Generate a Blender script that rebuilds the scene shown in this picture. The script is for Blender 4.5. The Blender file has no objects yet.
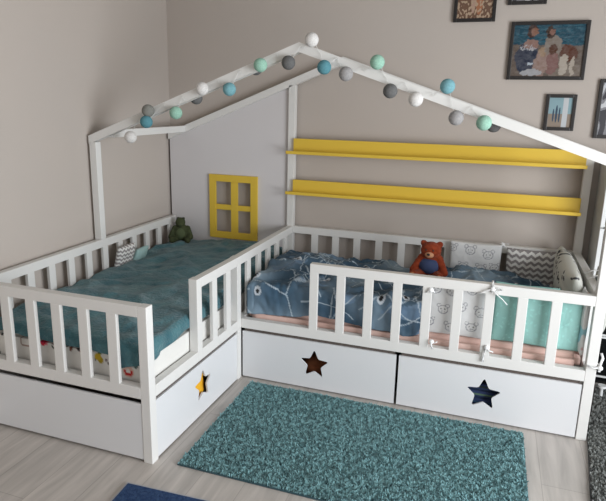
import bpy, bmesh, math, random
from math import pi, sin, cos
from mathutils import Vector, Matrix, noise, geometry

rnd = random.Random(7)
C = bpy.context.scene.collection
D, L, W, X2, T = 0.88, 1.745, 0.950, 2.73, 0.045      # bed depth, side length, side width, total width, post thickness
HR, ZD = 0.715, 0.30                                   # rail height, top of the drawers

# ---------------------------------------------------------------- materials
def mat(name, col, rough=0.5, spec=0.5, bump=None, var=None, sheen=0.0, metal=0.0, attr=None, bump2=None):
    m = bpy.data.materials.new(name); m.use_nodes = True
    nt = m.node_tree; N = nt.nodes; K = nt.links
    b = N['Principled BSDF']
    b.inputs['Base Color'].default_value = (*col, 1)
    b.inputs['Roughness'].default_value = rough
    b.inputs['Specular IOR Level'].default_value = spec
    b.inputs['Metallic'].default_value = metal
    if sheen:
        b.inputs['Sheen Weight'].default_value = sheen
        b.inputs['Sheen Roughness'].default_value = 0.5
    tc = N.new('ShaderNodeTexCoord')
    if attr:
        a = N.new('ShaderNodeVertexColor'); a.layer_name = attr
        K.new(a.outputs['Color'], b.inputs['Base Color'])
    if var:                                            # (scale, second colour)
        n = N.new('ShaderNodeTexNoise'); n.inputs['Scale'].default_value = var[0]; n.inputs['Detail'].default_value = 5
        K.new(tc.outputs['Object'], n.inputs['Vector'])
        r = N.new('ShaderNodeMapRange'); r.inputs[1].default_value = .35; r.inputs[2].default_value = .65
        K.new(n.outputs['Fac'], r.inputs[0])
        mx = N.new('ShaderNodeMix'); mx.data_type = 'RGBA'
        mx.inputs['A'].default_value = (*col, 1); mx.inputs['B'].default_value = (*var[1], 1)
        K.new(r.outputs[0], mx.inputs['Factor']); K.new(mx.outputs['Result'], b.inputs['Base Color'])
    if bump:                                           # (scale, strength, distance)
        n = N.new('ShaderNodeTexNoise'); n.inputs['Scale'].default_value = bump[0]; n.inputs['Detail'].default_value = 4
        K.new(tc.outputs['Object'], n.inputs['Vector'])
        bp = N.new('ShaderNodeBump'); bp.inputs['Strength'].default_value = bump[1]; bp.inputs['Distance'].default_value = bump[2]
        K.new(n.outputs['Fac'], bp.inputs['Height']); K.new(bp.outputs['Normal'], b.inputs['Normal'])
    return m

WHITE = mat('white_painted_wood', (.71, .70, .68), .42, .4, bump=(60, .05, .002))
DRAWER = mat('white_laminate', (.68, .685, .70), .34, .45)
YELLOW = mat('yellow_paint', (.70, .48, .055), .4, .4, bump=(50, .05, .002))
DARKIN = mat('drawer_inside', (.10, .08, .07), .8)  # drawer interior, and the dark strips that stand for shade in the gaps
WALLM = mat('wall_paint', (.485, .430, .388), .9, .2, bump=(140, .12, .002), var=(1.3, (.470, .421, .383)))
CEIL = mat('ceiling_paint', (.46, .44, .41), .9, .2)
TRIM = mat('trim_white', (.75, .74, .72), .45)
TEALF = mat('teal_fleece', (.040, .122, .150), .95, .1, bump=(80, .9, .008), var=(12, (.075, .185, .210)), sheen=.3)
COTTON = mat('printed_cotton', (.8, .8, .8), .85, .2, attr='Col', bump=(90, .15, .002))
PINK = mat('pink_sheet', (.68, .45, .39), .85, .2, bump=(18, .3, .01), var=(5, (.72, .52, .46)))
RIBBON = mat('white_ribbon', (.82, .82, .82), .7)
BLACKF = mat('black_frame', (.012, .010, .010), .35)
PHOTO = mat('photo_print', (.5, .5, .5), .25, .5, attr='Col')
CABW = mat('cabinet_white', (.74, .75, .75), .4)
BGLASS = mat('black_glass', (.008, .009, .010), .12, .5)
WIRE = mat('white_wire', (.7, .7, .68), .5)

def floor_material():
    m = bpy.data.materials.new('laminate_floor'); m.use_nodes = True
    nt = m.node_tree; N = nt.nodes; K = nt.links; b = N['Principled BSDF']
    tc = N.new('ShaderNodeTexCoord'); mp = N.new('ShaderNodeMapping'); mp.inputs['Rotation'].default_value = (0, 0, pi/2)
    K.new(tc.outputs['Object'], mp.inputs['Vector'])
    br = N.new('ShaderNodeTexBrick'); br.inputs['Scale'].default_value = 1
    br.inputs['Brick Width'].default_value = 1.29; br.inputs['Row Height'].default_value = .193
    br.inputs['Mortar Size'].default_value = .0018; br.inputs['Mortar Smooth'].default_value = .3
    br.offset = .37
    br.inputs['Color1'].default_value = (.49, .45, .415, 1); br.inputs['Color2'].default_value = (.45, .415, .385, 1)
    br.inputs['Mortar'].default_value = (.34, .31, .285, 1)
    K.new(mp.outputs[0], br.inputs['Vector'])
    m2 = N.new('ShaderNodeMapping'); m2.inputs['Scale'].default_value = (9, .9, 1)
    K.new(tc.outputs['Object'], m2.inputs['Vector'])
    n = N.new('ShaderNodeTexNoise'); n.inputs['Scale'].default_value = 3; n.inputs['Detail'].default_value = 8; n.inputs['Distortion'].default_value = .6
    K.new(m2.outputs[0], n.inputs['Vector'])
    rp = N.new('ShaderNodeMapRange'); rp.inputs[1].default_value = .3; rp.inputs[2].default_value = .7
    rp.inputs[3].default_value = .80; rp.inputs[4].default_value = 1.12
    K.new(n.outputs['Fac'], rp.inputs[0])
    mx = N.new('ShaderNodeVectorMath'); mx.operation = 'SCALE'
    K.new(br.outputs['Color'], mx.inputs[0]); K.new(rp.outputs[0], mx.inputs['Scale'])
    K.new(mx.outputs[0], b.inputs['Base Color'])
    b.inputs['Roughness'].default_value = .38; b.inputs['Specular IOR Level'].default_value = .45
    return m
FLOORM = floor_material()

# ---------------------------------------------------------------- helpers
def link(name, me, parent=None):
    o = bpy.data.objects.new(name, me); C.objects.link(o)
    if parent: o.parent = parent
    return o

def finish(name, bm, m, parent=None, smooth=False, org=None):
    if org is not None: bmesh.ops.translate(bm, verts=bm.verts, vec=-Vector(org))
    bmesh.ops.recalc_face_normals(bm, faces=bm.faces)
    me = bpy.data.meshes.new(name); bm.to_mesh(me); bm.free()
    for x in (m if isinstance(m, (list, tuple)) else [m]): me.materials.append(x)
    if smooth: me.polygons.foreach_set('use_smooth', [True]*len(me.polygons))
    o = link(name, me, parent)
    if org is not None: o.location = org
    return o

def box(bm, a, b, bev=.003, mi=0, rot=None):
    a, b = Vector(a), Vector(b)
    r = bmesh.ops.create_cube(bm, size=1)
    vs = r['verts']; s = b-a; c = (a+b)/2
    for v in vs: v.co = Vector((v.co.x*s.x, v.co.y*s.y, v.co.z*s.z))
    fs = list({f for v in vs for f in v.link_faces})
    for f in fs: f.material_index = mi
    if bev > 0 and min(abs(s.x), abs(s.y), abs(s.z)) > bev*2.2:
        es = list({e for v in vs for e in v.link_edges})
        r = bmesh.ops.bevel(bm, geom=es, offset=bev, segments=2, profile=.6, affect='EDGES')
        vs = list({v for f in r['faces'] for v in f.verts} | {v for v in vs if v.is_valid})
    if rot is not None:
        for v in vs: v.co = rot @ v.co
    for v in vs: v.co += c
    return vs

def beam(bm, p, q, w, h, bev=.003):
    """square-section beam from p to q; w across, h in the vertical plane; p and q are centre ends"""
    p, q = Vector(p), Vector(q); d = (q-p); ln = d.length; x = d.normalized()
    z = Vector((0, 0, 1)); z = (z - x*z.dot(x)).normalized(); y = z.cross(x)
    R = Matrix((x, y, z)).transposed(); m = (p+q)/2
    box(bm, m-Vector((ln/2, w/2, h/2)), m+Vector((ln/2, w/2, h/2)), bev, rot=R)

def prism(bm, outer, hole, to3, th):
    """extruded flat panel with an optional hole; to3(u,v,d) -> point"""
    loops = [[Vector((u, v, 0)) for u, v in outer]] + ([[Vector((u, v, 0)) for u, v in hole]] if hole else [])
    tris = geometry.tessellate_polygon(loops); flat = [p for lp in loops for p in lp]
    A = [bm.verts.new(to3(p.x, p.y, 0)) for p in flat]; B = [bm.verts.new(to3(p.x, p.y, th)) for p in flat]
    for t in tris:
        bm.faces.new([A[i] for i in t]); bm.faces.new([B[i] for i in reversed(t)])
    k = 0
    for lp in loops:
        n = len(lp)
        for i in range(n):
            j = (i+1) % n
            bm.faces.new((A[k+i], A[k+j], B[k+j], B[k+i]))
        k += n

def tube(bm, pts, r, seg=6, closed=False):
    pts = [Vector(p) for p in pts]; rings = []; n = len(pts)
    for i, p in enumerate(pts):
        d = (pts[min(i+1, n-1)]-pts[max(i-1, 0)]).normalized()
        a = d.cross(Vector((.13, .27, 1))).normalized(); b = d.cross(a)
        rings.append([bm.verts.new(p+(a*cos(2*pi*k/seg)+b*sin(2*pi*k/seg))*r) for k in range(seg)])
    for i in range(n-1):
        for k in range(seg):
            bm.faces.new((rings[i][k], rings[i][(k+1) % seg], rings[i+1][(k+1) % seg], rings[i+1][k]))
    bm.faces.new(rings[0]); bm.faces.new(list(reversed(rings[-1])))

def ribbon(bm, pts, w, th=.0015, up=(0, 0, 1)):
    pts = [Vector(p) for p in pts]; n = len(pts); R = []
    for i, p in enumerate(pts):
        d = (pts[min(i+1, n-1)]-pts[max(i-1, 0)]).normalized()
        a = d.cross(Vector(up)); a = a.normalized() if a.length > .05 else Vector((1, 0, 0))
        b = d.cross(a).normalized()
        R.append([bm.verts.new(p+a*sx*w/2+b*sy*th/2) for sx, sy in ((-1, -1), (1, -1), (1, 1), (-1, 1))])
    for i in range(n-1):
        for k in range(4): bm.faces.new((R[i][k], R[i][(k+1) % 4], R[i+1][(k+1) % 4], R[i+1][k]))
    bm.faces.new(R[0]); bm.faces.new(list(reversed(R[-1])))

def ell(bm, c, r, rot=None, seg=20):
    q = bmesh.ops.create_uvsphere(bm, u_segments=seg, v_segments=seg//2+2, radius=1)
    R = rot if rot is not None else Matrix.Identity(3)
    for v in q['verts']: v.co = R @ Vector((v.co.x*r[0], v.co.y*r[1], v.co.z*r[2])) + Vector(c)

def thing(name, label, cat, loc=(0, 0, 0), rz=0, group=None):
    o = link(name, None); o.location = loc; o.rotation_euler = (0, 0, rz); o.empty_display_size = .1
    o['label'] = label; o['category'] = cat
    if group: o['group'] = group
    return o
def tag(o, label, cat, group=None, kind=None):
    o['label'] = label; o['category'] = cat
    if group: o['group'] = group
    if kind: o['kind'] = kind
    return o
def struct(name, bm, m, **k):
    o = finish(name, bm, m, **k); o['kind'] = 'structure'; return o
def plab(o, s): o['label'] = s; return o

def paint(o, f):
    me = o.data; ca = me.color_attributes.new('Col', 'FLOAT_COLOR', 'POINT')
    for i, v in enumerate(me.vertices):
        c = f(v.co, i); ca.data[i].color = (c[0], c[1], c[2], 1)

# ---------------------------------------------------------------- the room
RX0, RX1, RY0, RY1, RH = -.02, 4.3, -5.0, .02, 2.7
bm = bmesh.new(); box(bm, (RX0-.1, RY0-.1, -.1), (RX1+.1, RY1+.1, 0), 0); struct('floor', bm, FLOORM)
bm = bmesh.new(); box(bm, (RX0-.1, RY0-.1, RH), (RX1+.1, RY1+.1, RH+.1), 0); struct('ceiling', bm, CEIL)
bm = bmesh.new(); box(bm, (RX0-.1, RY0, 0), (RX0, RY1, RH), 0); struct('wall_left', bm, WALLM)
bm = bmesh.new(); box(bm, (RX0-.1, RY1, 0), (RX1+.1, RY1+.1, RH), 0); struct('wall_back', bm, WALLM)
bm = bmesh.new(); box(bm, (RX0-.1, RY0-.1, 0), (RX1+.1, RY0, RH), 0); struct('wall_front', bm, WALLM)
WY0, WY1, WZ0, WZ1 = -4.0, -1.5, .25, 2.0
bm = bmesh.new()
prism(bm, [(RY0, 0), (RY1, 0), (RY1, RH), (RY0, RH)], [(WY0, WZ0), (WY0, WZ1), (WY1, WZ1), (WY1, WZ0)], lambda u, v, d: Vector((RX1+d, u, v)), .15)
struct('wall_right', bm, WALLM)
bm = bmesh.new()
for a, b in (((WY0, WZ0), (WY0+.06, WZ1)), ((WY1-.06, WZ0), (WY1, WZ1)), ((WY0, WZ0), (WY1, WZ0+.06)), ((WY0, WZ1-.06), (WY1, WZ1)),
             (((WY0+WY1)/2-.03, WZ0), ((WY0+WY1)/2+.03, WZ1))):
    box(bm, (RX1+.04, a[0], a[1]), (RX1+.10, b[0], b[1]), .004)
struct('window_1', bm, TRIM)
bm = bmesh.new(); box(bm, (RX0+.001, RY1-.014, 0), (RX1, RY1, .06), .003); struct('baseboard_back', bm, TRIM)
bm = bmesh.new(); box(bm, (RX0, RY0, 0), (RX0+.014, RY1-.015, .06), .003); struct('baseboard_left', bm, TRIM)

# ---------------------------------------------------------------- the corner bed
bed = thing('house_bed', 'white L-shaped corner children\'s bed with house-shaped roof frame, slatted rails and yellow shelves', 'bed')

def post(x, y, z0, z1, w=T, d=T):
    bm = bmesh.new(); box(bm, (x, y, z0), (x+w, y+d, z1), .003); return finish('post', bm, WHITE, bed)
HE, HA, XA = 1.3217, 1.8125, 1.2588
post(X2-T, -D, 0, HE-.03)                 # front right
post(X2-T, -T, 0, HE-.035)                # back right
post(0, -D, HR, HE-.035)                  # standing on the left rail
post(.905, -T, 0, 1.64)                   # beside the gable panel
post(W-T, -L, 0, HR)                      # front corner of the side bed
post(0, -L, 0, HR)                        # wall corner of the side bed
post(W-T, -D-T, 0, HR)                    # inner corner
post(W-T, -1.348, ZD, HR)                 # end of the inner rail

def rafter(y0, p, q, h=.043):
    p, q = Vector((p[0], y0, p[1])), Vector((q[0], y0, q[1])); d = (q-p).normalized()
    n = Vector((-d.z, 0, d.x)); n = n if n.z > 0 else -n
    # polygon with plumb cuts
    off = h/ n.z
    bm = bmesh.new(); box
    outer = [(p.x, p.z), (q.x, q.z), (q.x, q.z-off), (p.x, p.z-off)]
    prism(bm, outer, None, lambda u, v, dd: Vector((u, y0+dd, v)), T)
    bmesh.ops.bevel(bm, geom=[e for e in bm.edges if len(e.link_faces) == 2 and e.calc_face_angle(0) > 1], offset=.003, segments=2, affect='EDGES')
    return finish('rafter', bm, WHITE, bed)
rafter(-D, (-.002, HE), (XA, HA)); rafter(-D, (XA, HA), (X2+.005, HE-.01))
rafter(-T, (0, HE-.015), (XA, HA)); rafter(-T, (XA, HA), (X2, HE-.015))
bm = bmesh.new(); box(bm, (.10, -D+T, 1.315), (.145, -T, 1.358)); finish('purlin', bm, WHITE, bed)

# gable panel with its window opening
bm = bmesh.new()
top = lambda x: HE-.015-.04 + x*(HA-HE+.015)/XA
prism(bm, [(0, .31), (.905, .31), (.905, top(.905)), (0, top(0))], [(.352, .62), (.352, 1.0), (.650, 1.0), (.650, .62)],
      lambda u, v, d: Vector((u, -.022+d, v)), .016)
gp = finish('gable_panel', bm, mat('panel_white', (.64, .615, .62), .5), bed)
bm = bmesh.new(); y0, y1 = -.040, -.0225
a, b, c, d = .317, .684, .578, 1.031
for lo, hi in (((a, c), (a+.05, d)), ((b-.05, c), (b, d)), ((a+.05, d-.048), (b-.05, d)), ((a+.05, c), (b-.05, c+.048))):
    box(bm, (lo[0], y0, lo[1]), (hi[0], y1, hi[1]), .002)
xm, zm = (a+b)/2+.009, .802
box(bm, (xm-.026, y0+.003, c+.048), (xm+.026, y1, d-.048), .002)
box(bm, (a+.05, y0+.005, zm-.019), (b-.05, y1, zm+.019), .002)
plab(finish('window_frame', bm, YELLOW, gp), 'yellow four-pane toy window frame')

# guard rails: top and bottom rail, each slat a piece of its own
def rail(name, axis, fixed, s0, s1, slats, th=.030, z_low=(ZD, .354), sw=.045, zt=(.667, HR), out=-1):
    def put(bm, a, b, z0, z1, t0, t1):
        if axis == 'x': box(bm, (a, t0, z0), (b, t1, z1), .003)
        else: box(bm, (t0, a, z0), (t1, b, z1), .003)
    if out > 0: f0, f1, g0, g1 = fixed+T-.040, fixed+T, fixed+T-.018, fixed+T
    else: f0, f1, g0, g1 = fixed, fixed+.040, fixed, fixed+.018
    bm = bmesh.new()
    for (a, b) in s0: put(bm, a, b, zt[0], zt[1], f0, f1)
    for (a, b) in s1: put(bm, a, b, z_low[0], z_low[1], f0, f1)
    r = finish(name, bm, WHITE, bed)
    for s in slats:
        bm = bmesh.new()
        put(bm, s-sw/2, s+sw/2, z_low[1]-.002, zt[0]+.002, g0-.0005, g1+.0005)
        finish('slat', bm, WHITE, r)
    return r
per = .1457
rail('guard_rail', 'x', -D, [(1.343, X2-T)], [(W, X2-T)], [1.3655+per*i for i in range(9)])                     # front of the long bed
rail('guard_rail', 'y', W-T, [(-1.303, -D-T), (-D, -T)], [(-L+T, -1.348), (-1.303, -D-T), (-D, -T)], [-1.175, -1.027] + [-.77, -.62, -.47, -.32, -.17], out=1, sw=.048)
rail('footboard_rail', 'x', -L, [(T, W-T)], [(T, W-T)], [.199, .343, .4846, .627, .775], sw=.050)
rail('wall_rail', 'y', 0, [(-L+T, -T)], [(-L+T, -T)], [-.116-.146*i for i in range(11)], out=1)
rail('wall_rail', 'x', -T, [(.95, X2-T)], [(.95, X2-T)], [1.106+per*i for i in range(11)])
rail('end_rail', 'y', X2-T, [(-D+T, -T)], [(-D+T, -T)], [-.16-.146*i for i in range(5)])

# shelves
for z0, z1, xl in ((1.206, 1.303, .951), (.942, 1.034, .951)):
    bm = bmesh.new()
    box(bm, (xl, -.066, z0+.01), (X2-T+.002, -.0455, z1), .003)
    box(bm, (xl-.03, -.125, z0), (X2-T+.002, -.0455, z0+.012), .002)
    box(bm, (xl-.03, -.128, z0), (X2-T+.002, -.118, z0+.020), .002)
    plab(finish('wall_shelf', bm, YELLOW, bed), 'yellow picture-ledge shelf between the bed posts')

# bases, plain end panel, drawers with a star cut-out
bm = bmesh.new(); box(bm, (T, -L+T, .300), (W-T, -T, .312), .001); finish('bed_base', bm, WHITE, bed)
bm = bmesh.new(); box(bm, (W, -D+T, .300), (X2-T, -T, .312), .001); finish('bed_base', bm, WHITE, bed)
bm = bmesh.new(); box(bm, (T+.001, -L+.002, .012), (W-T-.001, -L+.014, .277), .002); finish('end_panel', bm, DRAWER, bed)
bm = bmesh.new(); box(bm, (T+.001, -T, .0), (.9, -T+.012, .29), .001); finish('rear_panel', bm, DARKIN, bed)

def star(cx, cz, R, n=5, rr=.46, rnd_=.13):
    raw = [(cx+(R if i % 2 == 0 else R*rr)*sin(i*pi/n), cz+(R if i % 2 == 0 else R*rr)*cos(i*pi/n)) for i in range(2*n)]
    out = []
    for i, p in enumerate(raw):
        a, b = Vector(raw[i-1]), Vector(raw[(i+1) % len(raw)]); p = Vector(p)
        k = .30 if i % 2 == 0 else .16
        pa, pb = p.lerp(a, k), p.lerp(b, k)
        for j in range(5):
            t = j/4; out.append(tuple((pa*(1-t)**2 + p*2*t*(1-t) + pb*t*t)))
    return out
def drawer(a, b, to3, cx, cz, R, inside):
    bm = bmesh.new()
    prism(bm, [(a, .008), (b, .008), (b, .281), (a, .281)], star(cx, cz, R), to3, .009)
    d = finish('drawer', bm, DRAWER, bed)
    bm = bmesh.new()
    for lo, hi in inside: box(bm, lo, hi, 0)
    finish('drawer_box_gap_shade', bm, DARKIN, d)  # box walls plus a dark strip painting shade into the gap above
fy = lambda u, v, dd: Vector((u, -D+.004+dd, v))
def ins_y(a, b):
    y0, y1 = -D+.023, -.12
    return [((a+.01, y0, .01), (b-.01, y1, .02)), ((a+.01, y0, .02), (a+.02, y1, .27)), ((b-.02, y0, .02), (b-.01, y1, .27)), ((a+.02, y1-.01, .02), (b-.02, y1, .27)), ((a+.01, -D+.014, .262), (b-.01, -D+.024, .297))]  # last box: dark strip standing in for shade above the drawer front
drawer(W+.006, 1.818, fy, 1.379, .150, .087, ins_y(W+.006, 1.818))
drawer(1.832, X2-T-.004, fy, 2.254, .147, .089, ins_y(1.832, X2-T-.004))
fx = lambda u, v, dd: Vector((W-.004-dd, u, v))
x0, x1, x0, x1, a, b = .12, W-.023, -L+T+.004, -D-.006, -L+T+.004, -D-.004
drawer(a, b, fx, -1.302, .158, .086, [((x0, a+.01, .01), (x1, b-.01, .02)), ((x0, a+.01, .02), (x1, a+.02, .27)), ((x0, b-.02, .02), (x1, b-.01, .27)), ((x0, a+.02, .02), (x0+.01, b-.02, .27)), ((W-.040, a+.005, .255), (W-.014, b-.005, .297))])  # last box: added dark strip so the gap over this drawer looks shaded

# toys and linen lying in the drawers, seen through the stars
bm = bmesh.new(); ell(bm, (.78, -1.29, .095), (.10, .13, .075)); ell(bm, (.850, -1.235, .185), (.050, .060, .060)); ell(bm, (.865, -1.29, .12), (.048, .095, .09))
for v in bm.verts: v.co += noise.noise_vector(v.co*25)*.006
tag(finish('plush_toy', bm, mat('yellow_plush', (.80, .42, .03), .9, .1, bump=(150, .5, .003)), smooth=True, org=(.8, -1.29, .02)),
    'yellow plush toy seen through the star of the side drawer', 'toy')
bm = bmesh.new(); ell(bm, (1.38, -.76, .09), (.11, .07, .07)); ell(bm, (1.40, -.77, .15), (.05, .045, .045)); ell(bm, (1.30, -.76, .07), (.06, .05, .05))
for v in bm.verts: v.co += noise.noise_vector(v.co*25)*.006
tag(finish('plush_toy', bm, mat('brown_plush', (.16, .055, .025), .9, .1, bump=(150, .5, .003)), smooth=True, org=(1.38, -.76, .02)),
    'brown plush toy in the dark behind the middle drawer\'s star', 'toy')
bm = bmesh.new()
for i, (z, cidx) in enumerate(((.022, 0), (.062, 1), (.102, 2), (.142, 3))):
    box(bm, (2.08, -.84+.004*i, z), (2.45, -.60, z+.038), .014, mi=cidx)
tag(finish('folded_linen', bm, [mat('linen_navy', (.02, .035, .10), .9), mat('linen_blue', (.03, .08, .15), .9), mat('linen_green', (.08, .14, .10), .9), mat('linen_dark', (.02, .03, .03), .9)], smooth=False, org=(2.25, -.7, .02)),
    'stack of folded navy, blue and green linen behind the right drawer\'s star', 'linen')

def skew(o):                              # the side bed is a little out of square
    for v in o.data.vertices:
        w = o.matrix_basis @ v.co
        if w.y < -D: v.co.x -= .0200*((-w.y-D)/(L-D))*w.x/W
for o in list(bpy.data.objects):
    if o.type == 'MESH' and (o.parent is bed or (o.parent and o.parent.parent is bed)): skew(o)
# ---------------------------------------------------------------- soft things
def fbm(x, y, s, seed=0.0, oct=3):
    v = 0; a = 1
    for k in range(oct): v += a*noise.noise(Vector((x*s, y*s, seed+k*7.3))); a *= .5; s *= 2.1
    return v
def ridge(x, y, s, seed):                 # narrow folds
    n = noise.noise(Vector((x*s, y*s, seed)))
    return max(0, 1-abs(n)*4.5)**1.2
def sm(a, b, x):
    t = min(1, max(0, (x-a)/(b-a))); return t*t*(3-2*t)
def bumpf(x, y, cx, cy, rx, ry): return math.exp(-((x-cx)/rx)**2-((y-cy)/ry)**2)
def lerp_tab(tab, x):
    if x <= tab[0][0]: return tab[0][1]
    for (a, u), (b, v) in zip(tab, tab[1:]):
        if x <= b: return u+(v-u)*(x-a)/(b-a)
    return tab[-1][1]
def fold(s, s0, r):
    if s <= s0: return s, 0.0
    if s-s0 < r*pi/2: a = (s-s0)/r; return s0+r*sin(a), r*(1-cos(a))
    return s0+r, r+(s-s0-r*pi/2)

def mattress(name, a, b, m, rr=.03, n=(40, 70, 8), wr=.004):
    """soft rounded slab"""
    bm = bmesh.new()
    a, b = Vector(a), Vector(b)
    bmesh.ops.create_cube(bm, size=1)
    c = (a+b)/2; s = b-a
    for v in bm.verts: v.co = Vector((v.co.x*s.x, v.co.y*s.y, v.co.z*s.z))+c
    bmesh.ops.bevel(bm, geom=bm.edges[:], offset=rr, segments=4, affect='EDGES')
    def cut(axis, k):
        for i in range(1, k):
            co = Vector((0, 0, 0)); co[axis] = a[axis]+s[axis]*i/k; no = Vector((0, 0, 0)); no[axis] = 1
            bmesh.ops.bisect_plane(bm, geom=bm.verts[:]+bm.edges[:]+bm.faces[:], plane_co=co, plane_no=no)
    for ax in range(3): cut(ax, n[ax])
    for v in bm.verts:
        k = noise.noise(v.co*9)*wr+noise.noise(v.co*25)*wr*.4
        if v.co.z > a.z+.02: v.co.z += k if v.co.z > b.z-.01 else 0; v.co.y += k*.6 if v.co.z < b.z-.005 else 0
    return bm

# side bed mattress with a printed sheet
blobs = []
for (x, z, r, c) in ((.335, .449, .012, (.55, .03, .08)), (.345, .438, .013, (.65, .03, .06)), (.362, .441, .010, (.7, .2, .25)),
                     (.395, .450, .009, (.5, .3, .3)), (.478, .452, .012, (.03, .03, .03)), (.502, .438, .010, (.20, .08, .05)), (.548, .446, .011, (.05, .04, .04)),
                     (.560, .434, .008, (.5, .10, .12)), (.535, .455, .01, (.45, .33, .28)), (.648, .425, .019, (.60, .42, .04)), (.662, .410, .014, (.45, .33, .03)),
                     (.655, .443, .012, (.10, .2, .06)), (.632, .408, .007, (.05, .04, .03)), (.690, .415, .006, (.1, .05, .06)), (.705, .400, .006, (.03, .03, .03)),
                     (.10, .452, .012, (.04, .04, .04)), (.128, .438, .009, (.06, .05, .05)), (.250, .455, .008, (.3, .1, .1)), (.846, .415, .012, (.10, .16, .15))):
    blobs.append((x, z, r, c))
def sheet_paint(co, i):
    base = (.72, .71, .68)
    if co.y < -1.6 and co.z > .30:
        for (x, z, r, c) in blobs:
            d = math.hypot(co.x-x, co.z-z-.004) + noise.noise(co*60)*.004
            if d < r: return c
        d = math.hypot(co.x-.806, co.z-.386)
        if d < .029 and co.z > .30:
            if .010 < d < .022 and co.z < .395: return (.55, .03, .03)
            if d < .011: return (.75, .72, .68)
            return (.74, .50, .42)
        if math.hypot(co.x-.405, co.z-.438) < .012 and math.hypot(co.x-.405, co.z-.438) > .006: return (.05, .06, .05)
        if (abs(co.x-.215) < .003 and .415 < co.z) or (abs(co.z-.414) < .0025 and .215 < co.x < .29): return (.30, .17, .13)
    return base
bm = mattress('m', (.050, -L+T+.010, .3125), (W-T-.006, -.052, .478), COTTON, n=(150, 40, 26), wr=.003)
mt = tag(finish('mattress', bm, COTTON, smooth=True), 'mattress in white cartoon-printed sheet on the side bed, under teal fleece', 'mattress')
paint(mt, sheet_paint); skew(mt)
bm = mattress('m', (W+.012, -D+T+.008, .3125), (X2-T-.012, -.052, .405), PINK, n=(60, 30, 6), wr=.006)
tag(finish('mattress', bm, PINK, smooth=True), 'mattress in pale pink sheet on the long bed along the back wall', 'mattress')

def cloth(name, S, Tt, pos, m, th=.010):
    """grid over S x Tt samples; pos(i/nS, j/nT) -> point"""
    bm = bmesh.new(); ns, nt = S, Tt
    g = [[bm.verts.new(pos(i/ns, j/nt)) for j in range(nt+1)] for i in range(ns+1)]
    for i in range(ns):
        for j in range(nt): bm.faces.new((g[i][j], g[i+1][j], g[i+1][j+1], g[i][j+1]))
    me = bpy.data.meshes.new(name)
    bm.normal_update(); bm.to_mesh(me); bm.free(); me.materials.append(m)
    me.polygons.foreach_set('use_smooth', [True]*len(me.polygons))
    o = link(name, me)
    md = o.modifiers.new('thickness', 'SOLIDIFY'); md.thickness = th; md.offset = -1
    return o

# teal fleece blanket on the side bed
def HL(x, y):
    z = .512 + .02*sm(-1.1, -.3, y) + .008*sm(-.55, -.1, y)
    z += .024*sm(-.85, -.35, y)*sm(.15, .5, x)
    z += .022*fbm(x, y, 3.2, 1.0) + .012*ridge(x*.7+y*.5, y-x*.5, 3.4, 4.0) + .006*fbm(x, y, 14, 3.0, 2)
    z += .02*bumpf(x, y, .5, -1.2, .28, .3)
    z -= .006*bumpf(x, y, .06, -.72, .10, .30)
    return max(z, .496)
def HLc(x, y):
    return HL(x, y)
sideE = [(-1.69, .432), (-1.62, .430), (-1.54, .446), (-1.45, .460), (-1.386, .472), (-1.2, .468), (-1.07, .466), (-.9, .47), (-.3, .47)]
frontE = [(.05, .49), (.18, .476), (.26, .475), (.35, .470), (.45, .464), (.56, .464), (.62, .465), (.69, .458), (.738, .455), (.752, .405), (.775, .400), (.81, .415), (.85, .425), (.9, .435)]
yF, xR, rc = -L+T+.028, W-T-.034, .026
def posL(s, t):
    # s across 0..1, t from the far end 0 to the front 1
    y_flat = lerp_tab([(0, -.065), (1, yF)], min(1, t/.88))
    ext_x = .47-0
    x_flat = .056+(xR-.056)*min(1, s/.9)
    h = HLc(x_flat, y_flat)
    x, y = x_flat, y_flat; drop = 0
    if s > .9:
        k = (s-.9)/.1; yy = y_flat
        total = h-lerp_tab(sideE, yy)
        ln = rc*pi/2+max(0, total-rc)
        x, drop = fold(xR+ln*k, xR, rc)
    if t > .88:
        k = (t-.88)/.12
        total = h-lerp_tab(frontE, x)
        if s > .9:
            q = min(1, (s-.9)/.1); total = max(total*(1-q*.25), rc)
        ln = rc*pi/2+max(0, total-rc)
        yy, d2 = fold(ln*k, 0, rc); y = yF-yy
        drop = max(drop, d2) if s > .9 else d2
    z = h-drop
    if t > .88 and s <= .9: y += .006*noise.noise(Vector((x*14, z*10, 2.2)))-.001; x += 0
    if t <= .88 and s > .9 and x > xR+.01: x += .009*noise.noise(Vector((y*13, z*10, 5.2)))-.004
    return Vector((x, max(y, -L+T+.002), z))
fb = cloth('fleece_blanket', 120, 200, posL, TEALF, .010); skew(fb)
tag(fb, 'rumpled dark teal fleece blanket covering the side bed along the left wall', 'blanket')

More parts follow.
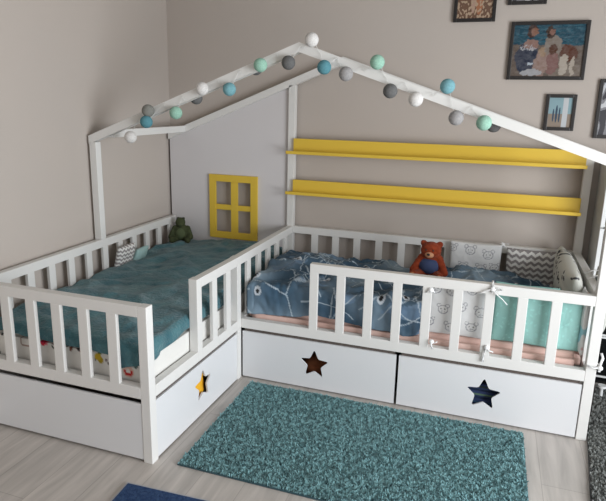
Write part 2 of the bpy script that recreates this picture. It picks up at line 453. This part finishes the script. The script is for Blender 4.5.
# navy patterned duvet on the long bed
def HB(x, y):
    z = .500 + .050*sm(-.05, -.28, y)
    z += .046*bumpf(x, y, 2.20, -.22, .20, .22) + .035*bumpf(x, y, 1.15, -.35, .22, .25)
    z += .024*fbm(x, y, 3.6, 11.0) + .030*ridge(x, y*1.4, 4.2, 8.0) + .008*ridge(x*1.3+y, y-x*.6, 9, 5.0) + .004*fbm(x, y, 16, 6, 2)
    z -= .03*sm(2.35, 2.6, x)
    return max(z, .442)
edgeB = [(.95, .372), (1.08, .380), (1.26, .392), (1.376, .42), (1.49, .405), (1.69, .386), (1.79, .388), (1.84, .372), (1.93, .385), (2.0, .40), (2.1, .41), (2.6, .41)]
bx0, bx1, byF0 = .965+.03, 2.575, -D+T+.030
def posB(s, t):
    xq = bx0+(bx1-bx0)*max(0, s-.08)/.92; byF = byF0+.068*sm(1.86, 1.95, xq)
    y_flat = -.075+(byF+.075)*min(1, t/.84)
    if s < .08: k = (.08-s)/.08; x_flat = bx0
    else: k = 0; x_flat = bx0+(bx1-bx0)*(s-.08)/.92
    h = HB(x_flat, y_flat); x, y, dx, dy = x_flat, y_flat, 0, 0
    if k:
        ln = .026*pi/2+max(0, h-.378-.026)
        xx, dx = fold(ln*k, 0, .026); x = bx0-xx
        x += .0
    if t > .84:
        q = (t-.84)/.16; tot = h-lerp_tab(edgeB, x)
        ln = .026*pi/2+max(0, tot-.026)
        yy, dy = fold(ln*q, 0, .026); y = byF-yy
    z = h-max(dx, dy)
    if t > .84 and x > 1.0: y += .012*noise.noise(Vector((x*11, z*9, 3.1)))+.006*noise.noise(Vector((x*31, z*22, 3.1)))+.006
    return Vector((x, max(y, -D+T+.003), max(z, .372)))
DUV = mat('duvet_cotton', (.1, .15, .25), .55, .4, attr='Col', bump=(16, .35, .012))
dv = cloth('patterned_duvet', 330, 230, posB, DUV, .009)
r2 = random.Random(11); segs = []
for _ in range(44):
    cx, cy = r2.uniform(0, 1), r2.uniform(0, 1); k = r2.choice((3, 4, 5)); a0 = r2.uniform(0, pi)
    for j in range(k):
        a = a0+j*2*pi/k+r2.uniform(-.3, .3); ln = r2.uniform(.10, .24)
        segs.append((cx*1.8, cy*1.05, cx*1.8+cos(a)*ln, cy*1.05+sin(a)*ln))
eyes = [(.18, .93), (.13, .80), (.55, .72), (.9, .9), (1.3, .78), (1.32, .6), (.3, .5), (1.6, .5), (.7, .3), (1.1, .35), (1.02, .86)]
def duv_paint(co, i):
    s = (i//231)/330; t = (i % 231)/230; u, v = s*1.8, t*1.05
    n = .5+.5*noise.noise(Vector((u*4, v*4, 9)))
    n = max(0, min(1, (n-.25)*1.7)); base = (.032+.24*n*n, .078+.29*n*n, .130+.32*n*n)
    for ex, ey in eyes:
        d = math.hypot(u-ex, (v-ey))
        if d < .012: return (.01, .01, .012)
        if d < .024: return (.55, .60, .66)
    for (a, b, c, d) in segs:
        dx, dy = c-a, d-b; q = max(0, min(1, ((u-a)*dx+(v-b)*dy)/(dx*dx+dy*dy)))
        if math.hypot(u-a-q*dx, v-b-q*dy) < .0030: return (.40, .48, .55)
    if noise.noise(Vector((u*5, v*9, 31))) > .36: return (.13, .21, .31)
    return base
paint(dv, duv_paint)
tag(dv, 'crumpled navy blue duvet with thin white line pattern on the long bed', 'duvet')

# cushions
def cushion(name, w, h, t, f, seed=0, n=80, pinch=.06, m=COTTON, parent=None):
    bm = bmesh.new(); grid = {}
    for side in (1, -1):
        for i in range(n+1):
            for j in range(n+1):
                u, v = -1+2*i/n, -1+2*j/n
                edge = i in (0, n) or j in (0, n)
                if edge and side == -1: grid[(side, i, j)] = grid[(1, i, j)]; continue
                prof = ((1-abs(u)**3.2)*(1-abs(v)**3.2))**.42 if not edge else 0
                px = u*w/2*(1-pinch*(1-v*v)**1*0 - pinch*.5*(1-abs(v))**.8*abs(u)**6)
                pz = v*h/2*(1-pinch*.5*(1-abs(u))**.8*abs(v)**6)
                nn = noise.noise(Vector((u*2+seed, v*2, side*3.1)))*.12+noise.noise(Vector((u*6+seed, v*6, side)))*.05
                y = side*(t/2*prof*(1+nn)) + .006*noise.noise(Vector((u*1.3+seed, v*1.3, 9)))
                grid[(side, i, j)] = bm.verts.new((px, -y, pz))
    for side in (1, -1):
        for i in range(n):
            for j in range(n):
                q = [grid[(side, i, j)], grid[(side, i+1, j)], grid[(side, i+1, j+1)], grid[(side, i, j+1)]]
                bm.faces.new(q if side == 1 else q[::-1])
    o = finish(name, bm, m, parent, smooth=True)
    paint(o, f); return o

def sketches(seed, col=(.30, .30, .33)):
    q = random.Random(seed); faces = []
    for i in range(3):
        for j in range(3):
            faces.append((-.10+.1*i+q.uniform(-.015, .015)+(.03 if j % 2 else -.02), -.10+.1*j+q.uniform(-.015, .015), q.uniform(.022, .028)))
    def f(co, i):
        for (x, z, r) in faces:
            dx, dz = co.x-x, co.z-z; d = math.hypot(dx, dz*1.15)
            if abs(d-r) < .0022: return col
            for ex in (-.9, .9):
                if abs(math.hypot(dx-ex*r, dz-r*.85)-r*.38) < .0016 and d > r: return col
            for ex in (-.4, .4):
                if math.hypot(dx-ex*r, dz-.1*r) < .0032: return (.1, .1, .1)
            if abs(dz+.35*r+dx*dx*8) < .0016 and abs(dx) < r*.4: return col
            if d < r and noise.noise(Vector((dx*120, dz*40, seed))) > .35: return (.52, .52, .54)
        return (.70, .70, .70)
    return f
def chevron(per=.042, amp=.016, pz=.036):
    def f(co, i):
        tri = abs(((co.x/per) % 1)-.5)*2*amp
        return (.27, .25, .25) if ((co.z+tri)/pz) % 1 < .5 else (.76, .75, .73)
    return f
def mintdots(seed):
    def f(co, i):
        k = noise.noise(Vector((co.x*70, seed, co.z*70))); b = .5+.5*noise.noise(Vector((co.x*9, seed, co.z*9)))
        c = (.23+.08*b, .45+.09*b, .42+.08*b)
        return (.31, .58, .54) if k > .36 else c
    return f
def feathers(seed):
    q = random.Random(seed); fs = [(q.uniform(-.36, .36), q.uniform(-.16, .16), q.uniform(-.5, .9), q.uniform(.011, .018)) for _ in range(90)]
    def f(co, i):
        for (x, z, a, r) in fs:
            dx, dz = co.x-x, co.z-z; u, v = dx*cos(a)+dz*sin(a), -dx*sin(a)+dz*cos(a)
            if (u/r)**2+(v/(r*.42))**2 < 1: return (.07, .07, .08)
        return (.62, .62, .57)
    return f
def tie(parent, pts, w=.010, knot=None):
    bm = bmesh.new()
    for p in pts: ribbon(bm, p, w, .003)
    if knot: ell(bm, knot, (.013, .010, .012), seg=10)
    inv = parent.matrix_basis.inverted()
    for v in bm.verts: v.co = inv @ v.co
    return finish('tie', bm, RIBBON, parent, smooth=True)
def place(o, loc, rot=(0, 0, 0)):
    o.location = loc; o.rotation_euler = rot
    o.matrix_basis = Matrix.Translation(loc) @ Matrix.Rotation(rot[2], 4, 'Z') @ Matrix.Rotation(rot[1], 4, 'Y') @ Matrix.Rotation(rot[0], 4, 'X')
    return o

G = 'square bumper cushions tied round the long bed'
o = cushion('cushion', .30, .30, .06, sketches(3), 1); place(o, (2.145, -.084, .578), (.05, 0, 0))
tag(o, 'white cushion with sketched animal faces against the wall rail behind the bear', 'cushion', G)
tie(o, [[(2.29, -.045, .735), (2.31, -.02, .722), (2.33, -.05, .728)], [(2.27, -.05, .722), (2.29, -.05, .73), (2.31, -.06, .712)]], .007, knot=(2.297, -.05, .721))
o = cushion('cushion', .315, .30, .06, chevron(), 2, n=110); place(o, (2.480, -.084, .566), (.05, 0, 0))
tag(o, 'grey and white chevron cushion against the wall rail', 'cushion', G)
o = cushion('cushion', .30, .30, .05, sketches(8), 3); place(o, (2.090, -.806, .555))
tag(o, 'white cushion with sketched animal faces behind the front rail slats', 'cushion', G)
tie(o, [[(1.985, -.89, .388), (1.99, -.900, .372), (1.993, -.892, .354)], [(1.985, -.885, .392), (2.005, -.893, .386), (2.015, -.887, .393)]], .007, knot=(1.988, -.888, .388))
tie(o, [[(1.965, -.886, .655), (1.955, -.890, .650), (1.945, -.884, .638)], [(1.965, -.886, .655), (1.985, -.888, .645)]], .008, knot=(1.966, -.886, .654))
o = cushion('cushion', .285, .30, .05, mintdots(1), 4); place(o, (2.402, -.806, .562))
tag(o, 'mint green cushion behind the front rail, beside the sketched one', 'cushion', G)
tie(o, [[(2.246, -.892, .695), (2.27, -.895, .672), (2.295, -.890, .652), (2.318, -.888, .628)], [(2.246, -.89, .695), (2.225, -.892, .690), (2.200, -.888, .672), (2.180, -.886, .668)],
        [(2.25, -.89, .70), (2.275, -.894, .705), (2.290, -.89, .695), (2.27, -.893, .688), (2.25, -.89, .693)], [(2.246, -.835, .722), (2.246, -.86, .722), (2.246, -.887, .718), (2.246, -.888, .675)]],
       .009, knot=(2.248, -.890, .696))
tie(o, [[(2.247, -.888, .402), (2.238, -.892, .37), (2.236, -.889, .325)], [(2.247, -.888, .402), (2.26, -.893, .388), (2.278, -.887, .382)], [(2.25, -.86, .41), (2.247, -.885, .408)]], .012, knot=(2.248, -.888, .400))
o = cushion('cushion', .150, .29, .05, mintdots(5), 5, n=60); place(o, (2.585, -.800, .552), (0, 0, .12))
tag(o, 'mint green cushion squeezed into the front right corner of the long bed', 'cushion', G)
def multi(co, i):
    k = noise.noise(Vector((co.x*14, 2, co.z*14)))
    return (.30, .55, .62) if k > .22 else ((.62, .36, .36) if k < -.32 else (.72, .72, .72))
o = cushion('cushion', .14, .30, .035, multi, 6); place(o, (2.664, -.765, .555), (0, 0, pi/2))
tag(o, 'white cushion with blue and pink patches standing inside the end rail', 'cushion', G)
tie(o, [[(2.735, -.87, .395), (2.748, -.85, .375), (2.745, -.86, .35)], [(2.69, -.888, .385), (2.715, -.893, .38), (2.738, -.885, .383)], [(2.738, -.885, .383), (2.752, -.86, .42), (2.745, -.85, .44)]], .011, knot=(2.741, -.885, .380))
o = cushion('cushion', .66, .31, .115, feathers(5), 7, n=120); place(o, (2.630, -.405, .600), (.10, 0, pi/2+pi))
tag(o, 'plump off-white cushion with dark feather print leaning on the end rail', 'cushion')
o = cushion('cushion', .30, .26, .05, lambda co, i: (.50, .50, .47) if noise.noise(Vector((co.x*20, 0, co.z*20))) < .25 else (.30, .31, .30), 8, n=50)
place(o, (2.757, -.60, .625), (0, 0, pi/2))
tag(o, 'pale grey patterned cushion hanging outside the end rail', 'cushion')
for yy in (-.62, -.52): tie(o, [[(2.757, yy, .745), (2.72, yy, .742), (2.68, yy, .72)]], .012)
o = cushion('cushion', .17, .15, .05, chevron(.030, .012, .026), 9, n=60); place(o, (.085, -.72, .578), (.25, 0, pi/2))
tag(o, 'small grey and white chevron cushion against the left wall rail', 'cushion')
o = cushion('cushion', .14, .13, .045, lambda co, i: (.34, .50, .49), 10, n=40); place(o, (.100, -.585, .545), (.35, 0, pi/2+.1))
tag(o, 'small pale mint cushion half under the teal fleece by the left rail', 'cushion')

# ---------------------------------------------------------------- plush toys
def remesh(o, v=.005):
    m = o.modifiers.new('remesh', 'REMESH'); m.mode = 'VOXEL'; m.voxel_size = v; m.use_smooth_shade = True
    s = o.modifiers.new('smooth', 'SMOOTH'); s.factor = .8; s.iterations = 4
BEARM = mat('bear_fur', (.20, .032, .012), .95, .1, bump=(260, .8, .004), var=(60, (.27, .05, .02)), sheen=.1)
def limb(bm, p, q, r0, r1, n=7):
    p, q = Vector(p), Vector(q)
    for i in range(n): c = p.lerp(q, i/(n-1)); r = r0+(r1-r0)*i/(n-1); ell(bm, c, (r, r, r), seg=14)
bear = thing('teddy_bear', 'rust-brown teddy bear in blue top sitting on the duvet against the wall rail', 'toy', (1.912, -.42, .578), -.08)
bm = bmesh.new()
ell(bm, (0, 0, .070), (.062, .050, .070)); ell(bm, (0, -.008, .160), (.058, .050, .050))
for s in (-1, 1):
    ell(bm, (s*.046, .002, .196), (.019, .012, .019))
    limb(bm, (s*.048, -.005, .112), (s*.088, -.040, .045), .024, .021)
    limb(bm, (s*.038, -.01, .026), (s*.070, -.105, .026), .027, .025)
    ell(bm, (s*.072, -.118, .036), (.024, .015, .030))
o = finish('body', bm, BEARM, bear); remesh(o)
bm = bmesh.new(); ell(bm, (0, -.052, .143), (.025, .020, .018)); plab(finish('muzzle', bm, mat('muzzle_fur', (.50, .24, .13), .9), bear, smooth=True), 'light tan muzzle')
bm = bmesh.new(); ell(bm, (-.002, -.072, .149), (.009, .006, .007)); plab(finish('nose', bm, BLACKF, bear, smooth=True), 'black nose')
for s in (-1, 1):
    bm = bmesh.new(); ell(bm, (s*.020, -.055, .170), (.005, .004, .005), seg=12); finish('eye', bm, BLACKF, bear, smooth=True)
    bm = bmesh.new(); ell(bm, (s*.073, -.131, .037), (.016, .006, .020), seg=14); plab(finish('paw_pad', bm, mat('pad_fur', (.42, .17, .08), .9), bear, smooth=True), 'tan paw pad')
bm = bmesh.new(); ell(bm, (-.002, -.008, .072), (.064, .056, .052)); plab(finish('top', bm, mat('bear_top', (.035, .055, .13), .85), bear, smooth=True), 'navy blue top')

GRN = mat('green_fur', (.050, .062, .030), .95, .1, bump=(220, .8, .004), var=(50, (.075, .088, .045)))
gt = thing('plush_toy', 'dark green plush toy sitting in the corner at the head of the side bed', 'toy', (.135, -.125, .548), .35)
bm = bmesh.new()
ell(bm, (0, 0, .060), (.060, .045, .062)); ell(bm, (-.004, -.008, .138), (.036, .036, .036)); ell(bm, (-.004, -.038, .128), (.020, .018, .014))
for s in (-1, 1):
    limb(bm, (s*.045, 0, .095), (s*.072, -.03, .035), .020, .018); limb(bm, (s*.03, -.01, .022), (s*.055, -.07, .022), .022, .022)
    ell(bm, (s*.020, -.012, .168), (.011, .009, .011))
o = finish('body', bm, GRN, gt); remesh(o)
for s in (-1, 1):
    bm = bmesh.new(); ell(bm, (s*.020, -.022, .168), (.005, .004, .005), seg=10); finish('eye', bm, BLACKF, gt, smooth=True)
bm = bmesh.new(); ell(bm, (0, -.012, .060), (.042, .040, .048)); plab(finish('belly', bm, mat('green_belly', (.085, .11, .05), .9, bump=(200, .6, .003)), gt, smooth=True), 'lighter green belly')

# ---------------------------------------------------------------- ball garland on the front gable
gar = thing('ball_garland', 'garland of mint, blue, grey and white cotton balls wound along the front roof beams', 'garland', (0, 0, 0))
BC = {'white': (.74, .72, .70), 'light grey': (.36, .35, .35), 'dark grey': (.15, .15, .15), 'mint green': (.33, .56, .45), 'blue': (.11, .28, .33), 'light blue': (.20, .41, .46), 'grey': (.24, .24, .22)}
BM = {k: mat('ball_'+k.replace(' ', '_'), c, .9, .1, bump=(260, .6, .002), var=(150, tuple(x*.82 for x in c))) for k, c in BC.items()}
balls = [(.282, -.88, 1.325, 'white'), (.425, -.915, 1.471, 'grey'), (.418, -.925, 1.413, 'blue'), (.585, -.90, 1.464, 'mint green'), (.653, -.800, 1.542, 'dark grey'),
         (.751, -.915, 1.589, 'white'), (.898, -.9, 1.588, 'light blue'), (1.001, -.800, 1.695, 'dark grey'), (1.074, -.915, 1.704, 'mint green'), (1.214, -.9, 1.716, 'dark grey'),
         (1.329, -.9, 1.820, 'white'), (1.399, -.915, 1.694, 'blue'), (1.502, -.9, 1.665, 'light grey'), (1.651, -.915, 1.716, 'mint green'), (1.715, -.9, 1.590, 'dark grey'),
         (1.834, -.9, 1.555, 'white'), (1.968, -.88, 1.614, 'light blue'), (2.018, -.9, 1.477, 'light grey'), (2.139, -.915, 1.459, 'mint green'), (2.180, -.800, 1.448, 'dark grey')]
for (x, y, z, k) in balls:
    bm = bmesh.new(); ell(bm, (x, y, z), (.0335, .0335, .0335), seg=24)
    for v in bm.verts: v.co += noise.noise_vector(v.co*60)*.0006
    plab(finish('cotton_ball', bm, BM[k], gar, smooth=True), k+' cotton ball')
pts = []
roofz = lambda x: (HE+(HA-HE)*x/XA if x < XA else HA-(HA-HE)*(x-XA)/(X2-XA))
for i, (x, y, z, k) in enumerate(balls):
    pts.append(Vector((x, y, z)))
    if i+1 < len(balls):
        b = balls[i+1]; xm = (x+b[0])/2; d = abs(b[0]-x)
        if d > .06:
            pts.append(Vector((xm, -.888, roofz(xm)-.012)))
            pts.append(Vector((xm+.012, -.888, roofz(xm)-.030)))
bm = bmesh.new()
sp = []
for i in range(len(pts)-1):
    p0, p1, p2, p3 = pts[max(i-1, 0)], pts[i], pts[i+1], pts[min(i+2, len(pts)-1)]
    for j in range(5):
        t = j/5; sp.append(.5*((2*p1)+(-p0+p2)*t+(2*p0-5*p1+4*p2-p3)*t*t+(-p0+3*p1-3*p2+p3)*t**3))
sp.append(pts[-1]); tube(bm, sp, .0011, 5); finish('cable', bm, WIRE, gar, smooth=True)

# ---------------------------------------------------------------- framed photographs
def ell2(u, v, cx, cy, rx, ry): return ((u-cx)/rx)**2+((v-cy)/ry)**2 < 1
def pic_family(u, v):
    u, v = u+.035*noise.noise(Vector((u*9, v*9, 21)))+.02*noise.noise(Vector((u*30, v*30, 5))), v+.03*noise.noise(Vector((u*9, v*9, 33)))+.02*noise.noise(Vector((u*30, v*30, 15)))
    n = noise.noise(Vector((u*14, v*18, 1)))*.05+noise.noise(Vector((u*40, v*40, 1)))*.04
    c = (.015, .075, .115) if v > .62-.02*u else (.16, .125, .105)
    if v > .62 and noise.noise(Vector((u*6, v*40, 2))) > .15: c = (.03, .12, .17)
    if v < .22 and u > .55: c = (.22, .18, .15)
    if ell2(u, v, .22, .35, .17, .33): c = (.045, .055, .085)
    if ell2(u, v, .26, .62, .11, .10): c = (.30, .18, .15)
    if v > .5 and ell2(u, v, .22, .52, .12, .10) and noise.noise(Vector((u*60, v*8, 3))) > 0: c = (.45, .45, .48)
    if ell2(u, v, .26, .88, .07, .14): c = (.06, .03, .025)
    if ell2(u, v, .30, .86, .045, .07): c = (.28, .15, .11)
    if ell2(u, v, .57, .58, .13, .22): c = (.26, .22, .19)
    if ell2(u, v, .52, .86, .07, .13): c = (.05, .028, .02)
    if ell2(u, v, .54, .87, .045, .065): c = (.25, .13, .10)
    if ell2(u, v, .42, .25, .10, .28): c = (.33, .23, .20)
    if ell2(u, v, .43, .47, .055, .09): c = (.36, .25, .17)
    if ell2(u, v, .58, .28, .09, .24): c = (.24, .13, .12)
    if ell2(u, v, .58, .52, .06, .10): c = (.10, .045, .03)
    if ell2(u, v, .80, .45, .12, .17): c = (.12, .05, .035)
    if ell2(u, v, .74, .22, .06, .20) or ell2(u, v, .86, .2, .03, .2): c = (.48, .42, .36)
    if ell2(u, v, .30, .07, .16, .07): c = (.42, .42, .44)
    if ell2(u, v, .27, .25, .045, .03): c = (.5, .55, .62)
    return tuple(max(0, x*.72+n*.7) for x in c)
def pic_sunset(u, v):
    n = noise.noise(Vector((u*16, v*16, 4)))
    c = (.10, .085, .10) if v > .55 else (.13, .07, .045)
    if ell2(u, v, .45, .55, .08, .45): c = (.34, .22, .17)
    if ell2(u, v, .62, .35, .10, .28): c = (.30, .12, .06)
    if v < .35 and n > .1: c = (.36, .26, .18)
    return c
def pic_beach(u, v):
    c = (.22, .34, .38) if v > .45 else (.25, .20, .16)
    if .6 < u < .82: c = (.48, .50, .52)
    if ell2(u, v, .35, .45, .05, .3) or ell2(u, v, .48, .42, .04, .26) or ell2(u, v, .22, .4, .04, .22): c = (.03, .06, .10)
    return c
def pic_bw(u, v):
    n = noise.noise(Vector((u*5, v*4, 7)))
    return (.55, .56, .58) if n > .08 else ((.05, .05, .06) if n < -.15 else (.22, .22, .24))
def picture(x0, z0, x1, z1, f, label, fw=.019, tilt=0):
    cx, cz, w, h = (x0+x1)/2, (z0+z1)/2, x1-x0, z1-z0
    p = thing('framed_picture', label, 'picture', (cx, RY1-.001, cz)); p.rotation_euler = (0, tilt, 0)
    bm = bmesh.new()
    for lo, hi in (((-w/2, -h/2), (-w/2+fw, h/2)), ((w/2-fw, -h/2), (w/2, h/2)), ((-w/2+fw, h/2-fw), (w/2-fw, h/2)), ((-w/2+fw, -h/2), (w/2-fw, -h/2+fw))):
        box(bm, (lo[0], -.02, lo[1]), (hi[0], 0, hi[1]), .002)
    finish('frame', bm, BLACKF, p)
    bm = bmesh.new(); n = 100; iw, ih = w-2*fw, h-2*fw
    g = [[bm.verts.new((-iw/2+iw*i/n, -.011, -ih/2+ih*j/n)) for j in range(n+1)] for i in range(n+1)]
    for i in range(n):
        for j in range(n): bm.faces.new((g[i][j], g[i+1][j], g[i+1][j+1], g[i][j+1]))
    o = finish('print', bm, PHOTO, p)
    paint(o, lambda co, i: f((co.x+iw/2)/iw, (co.z+ih/2)/ih))
picture(1.898, 2.003, 2.130, 2.31, pic_sunset, 'black-framed photo at the top edge, leftmost of the pictures on the back wall')
picture(2.190, 2.088, 2.392, 2.40, pic_bw, 'black frame cut by the top edge, above the large family photo')
picture(2.221, 1.684, 2.627, 1.998, pic_family, 'large black-framed family photo by the sea on the back wall')
picture(2.447, 1.405, 2.607, 1.606, pic_beach, 'small portrait black-framed photo just above the right roof beam')
picture(2.711, 1.370, 2.95, 1.690, pic_bw, 'black-framed black and white picture at the right edge of the photo')

# ---------------------------------------------------------------- rugs
def blades(bm, inside, x0, x1, y0, y1, n, hgt, q, wid=.0045, z0=.008, mats=1):
    for _ in range(n):
        x, y = q.uniform(x0, x1), q.uniform(y0, y1)
        if not inside(x, y): continue
        c = noise.noise(Vector((x*55, y*55, 0)))*5; a = c+q.uniform(-1.6, 1.6)
        ln = hgt*q.uniform(.6, 1.1); le = q.uniform(.25, .95)
        w = wid*q.uniform(.7, 1.2); dx, dy = cos(a)*le*ln, sin(a)*le*ln; px, py = -sin(a)*w, cos(a)*w
        v = [bm.verts.new((x-px, y-py, z0-.004)), bm.verts.new((x+px, y+py, z0-.004)),
             bm.verts.new((x+dx*.45+px*.8, y+dy*.45+py*.8, z0+ln*.62)), bm.verts.new((x+dx*.45-px*.8, y+dy*.45-py*.8, z0+ln*.62)), bm.verts.new((x+dx, y+dy, z0+ln))]
        mi = q.randrange(mats)
        f1 = bm.faces.new(v[:4]); f2 = bm.faces.new((v[3], v[2], v[4])); f1.material_index = f2.material_index = mi
rg = thing('shag_rug', 'teal shaggy rectangular rug on the floor in front of the drawers', 'rug', (0, 0, 0))
rx0, rx1, ry0, ry1 = 1.030, 2.452, -1.712, -.925
bm = bmesh.new(); box(bm, (rx0, ry0, .001), (rx1, ry1, .008), .002)
plab(finish('backing', bm, mat('rug_backing', (.03, .07, .085), .9), rg), 'dark rug backing')
bm = bmesh.new(); q = random.Random(3)
blades(bm, lambda x, y: True, rx0+.004, rx1-.004, ry0+.004, ry1-.012, 105000, .013, q, wid=.0035, mats=3)
me = bpy.data.meshes.new('pile'); bm.to_mesh(me); bm.free()
for c in ((.21, .39, .415), (.23, .415, .435), (.19, .365, .39)): me.materials.append(mat('rug_pile', c, .85, .15, sheen=.2))
pl_ = link('pile', me, rg); pl_['kind'] = 'stuff'; pl_['label'] = 'teal shaggy pile'

q = random.Random(5)
gr = thing('grey_rug', 'dark grey speckled rug on the floor to the right of the bed', 'rug', (0, 0, 0))
A = [(2.862, -.255), (2.745, -.80), (2.655, -1.62), (3.70, -1.72), (3.85, -.255)]
bm = bmesh.new(); prism(bm, A, None, lambda u, v, d: Vector((u, v, .001+d)), .008); finish('backing', bm, mat('grey_backing', (.05, .05, .05), .9), gr)
bm = bmesh.new()
leftx = lambda y: lerp_tab([(-1.62, 2.655), (-.80, 2.745), (-.255, 2.862)], y)
blades(bm, lambda x, y: x > leftx(y)+.006, 2.65, 3.2, -1.6, -.262, 30000, .014, q, mats=3)
me = bpy.data.meshes.new('pile'); bm.to_mesh(me); bm.free()
for c in ((.18, .19, .18), (.21, .22, .21), (.26, .27, .26)): me.materials.append(mat('grey_pile', c, .9, .1))
pl_ = link('pile', me, gr); pl_['kind'] = 'stuff'

# navy mat at the bottom edge
NAVY = mat('navy_denim', (.022, .045, .115), .9, .1, bump=(120, .9, .006), var=(60, (.040, .075, .16)))
nm = thing('floor_mat', 'navy blue floor mat with pale edging at the bottom edge of the photo', 'mat', (.905, -1.888, 0), .05)
bm = bmesh.new(); box(bm, (.006, -.50, .001), (.70, -.006, .012), .004); finish('pad', bm, NAVY, nm)
bm = bmesh.new()
for a, b in (((0, -.506, .001), (.006, 0, .010)), ((.70, -.506, .001), (.706, 0, .010)), ((.006, -.006, .001), (.70, 0, .010)), ((.006, -.506, .001), (.70, -.50, .010))): box(bm, a, b, .001)
plab(finish('edging', bm, mat('mat_edging', (.35, .37, .42), .9), nm), 'pale grey-blue edging')

# ---------------------------------------------------------------- white cabinet behind the right end
cab = thing('display_cabinet', 'low white cabinet with black glass doors against the back wall, right of the bed', 'cabinet', (2.77, -.24, 0))
bm = bmesh.new()
w, d, h = .80, .245, 1.245
box(bm, (0, 0.004, .05), (.018, d, h)); box(bm, (w-.018, .004, .05), (w, d, h)); box(bm, (.018, .004, h-.018), (w-.018, d, h)); box(bm, (.018, .004, .05), (w-.018, d, .068)); box(bm, (.018, d-.01, .068), (w-.018, d, h-.018))
finish('body', bm, mat('cabinet_body', (.55, .55, .53), .45), cab)
bm = bmesh.new(); box(bm, (.02, .03, 0), (w-.02, d, .05), 0); finish('plinth', bm, BGLASS, cab)
for xa, xb in ((0, w/2-.001), (w/2+.001, w)):
    for za, zb in ((.055, .298), (.302, .905), (.915, h)):
        bm = bmesh.new()
        for lo, hi in (((xa, za), (xa+.020, zb)), ((xb-.020, za), (xb, zb)), ((xa+.02, zb-.010), (xb-.02, zb)), ((xa+.02, za), (xb-.02, za+.010))):
            box(bm, (lo[0], -.014, lo[1]), (hi[0], .003, hi[1]), .001)
        dr = finish('door', bm, CABW, cab)
        bm = bmesh.new(); box(bm, (xa+.02, -.007, za+.010), (xb-.02, -.001, zb-.010), 0); plab(finish('glass', bm, BGLASS, dr), 'black glass pane')
bm = bmesh.new()
bmesh.ops.create_cone(bm, cap_ends=True, segments=20, radius1=.009, radius2=.007, depth=.055, matrix=Matrix.Translation((2.865, -.40, .0375)))
bmesh.ops.create_cone(bm, cap_ends=True, segments=20, radius1=.021, radius2=.021, depth=.012, matrix=Matrix.Translation((2.865, -.40, .071)))
tag(finish('furniture_foot', bm, CABW, smooth=False, org=(2.865, -.40, .01)), 'small white T-shaped peg standing on the grey rug beside the bed end', 'peg')

# ---------------------------------------------------------------- light, world, camera
def area(name, loc, rot, sx, sy, power, col):
    l = bpy.data.lights.new(name, 'AREA'); l.shape = 'RECTANGLE'; l.size = sx; l.size_y = sy; l.energy = power; l.color = col
    o = bpy.data.objects.new(name, l); C.objects.link(o); o.location = loc; o.rotation_euler = rot; return o
area('window_daylight', (RX1+.02, (WY0+WY1)/2, (WZ0+WZ1)/2), (0, pi/2, 0), WZ1-WZ0, WY1-WY0, 135, (.93, .97, 1.0))
w = bpy.data.worlds.new('world'); bpy.context.scene.world = w; w.use_nodes = True
w.node_tree.nodes['Background'].inputs[0].default_value = (.75, .85, 1, 1); w.node_tree.nodes['Background'].inputs[1].default_value = 1.0

cam = bpy.data.cameras.new('camera'); co = bpy.data.objects.new('camera', cam); C.objects.link(co)
co.location = (2.1877, -3.5596, 1.5265); co.rotation_euler = (1.3394, -.0205, .3309)
cam.sensor_width = 36; cam.sensor_fit = 'HORIZONTAL'; cam.lens = 561.4587/606*36
cam.shift_x = (303-299.4244)/606; cam.shift_y = (235.5336-250.5)/606; cam.clip_start = .05
S = bpy.context.scene; S.camera = co
S.view_settings.view_transform = 'Standard'; S.view_settings.look = 'None'; S.view_settings.gamma = 1; S.view_settings.exposure = .15
try: S.view_settings.use_curve_mapping = False
except Exception: pass
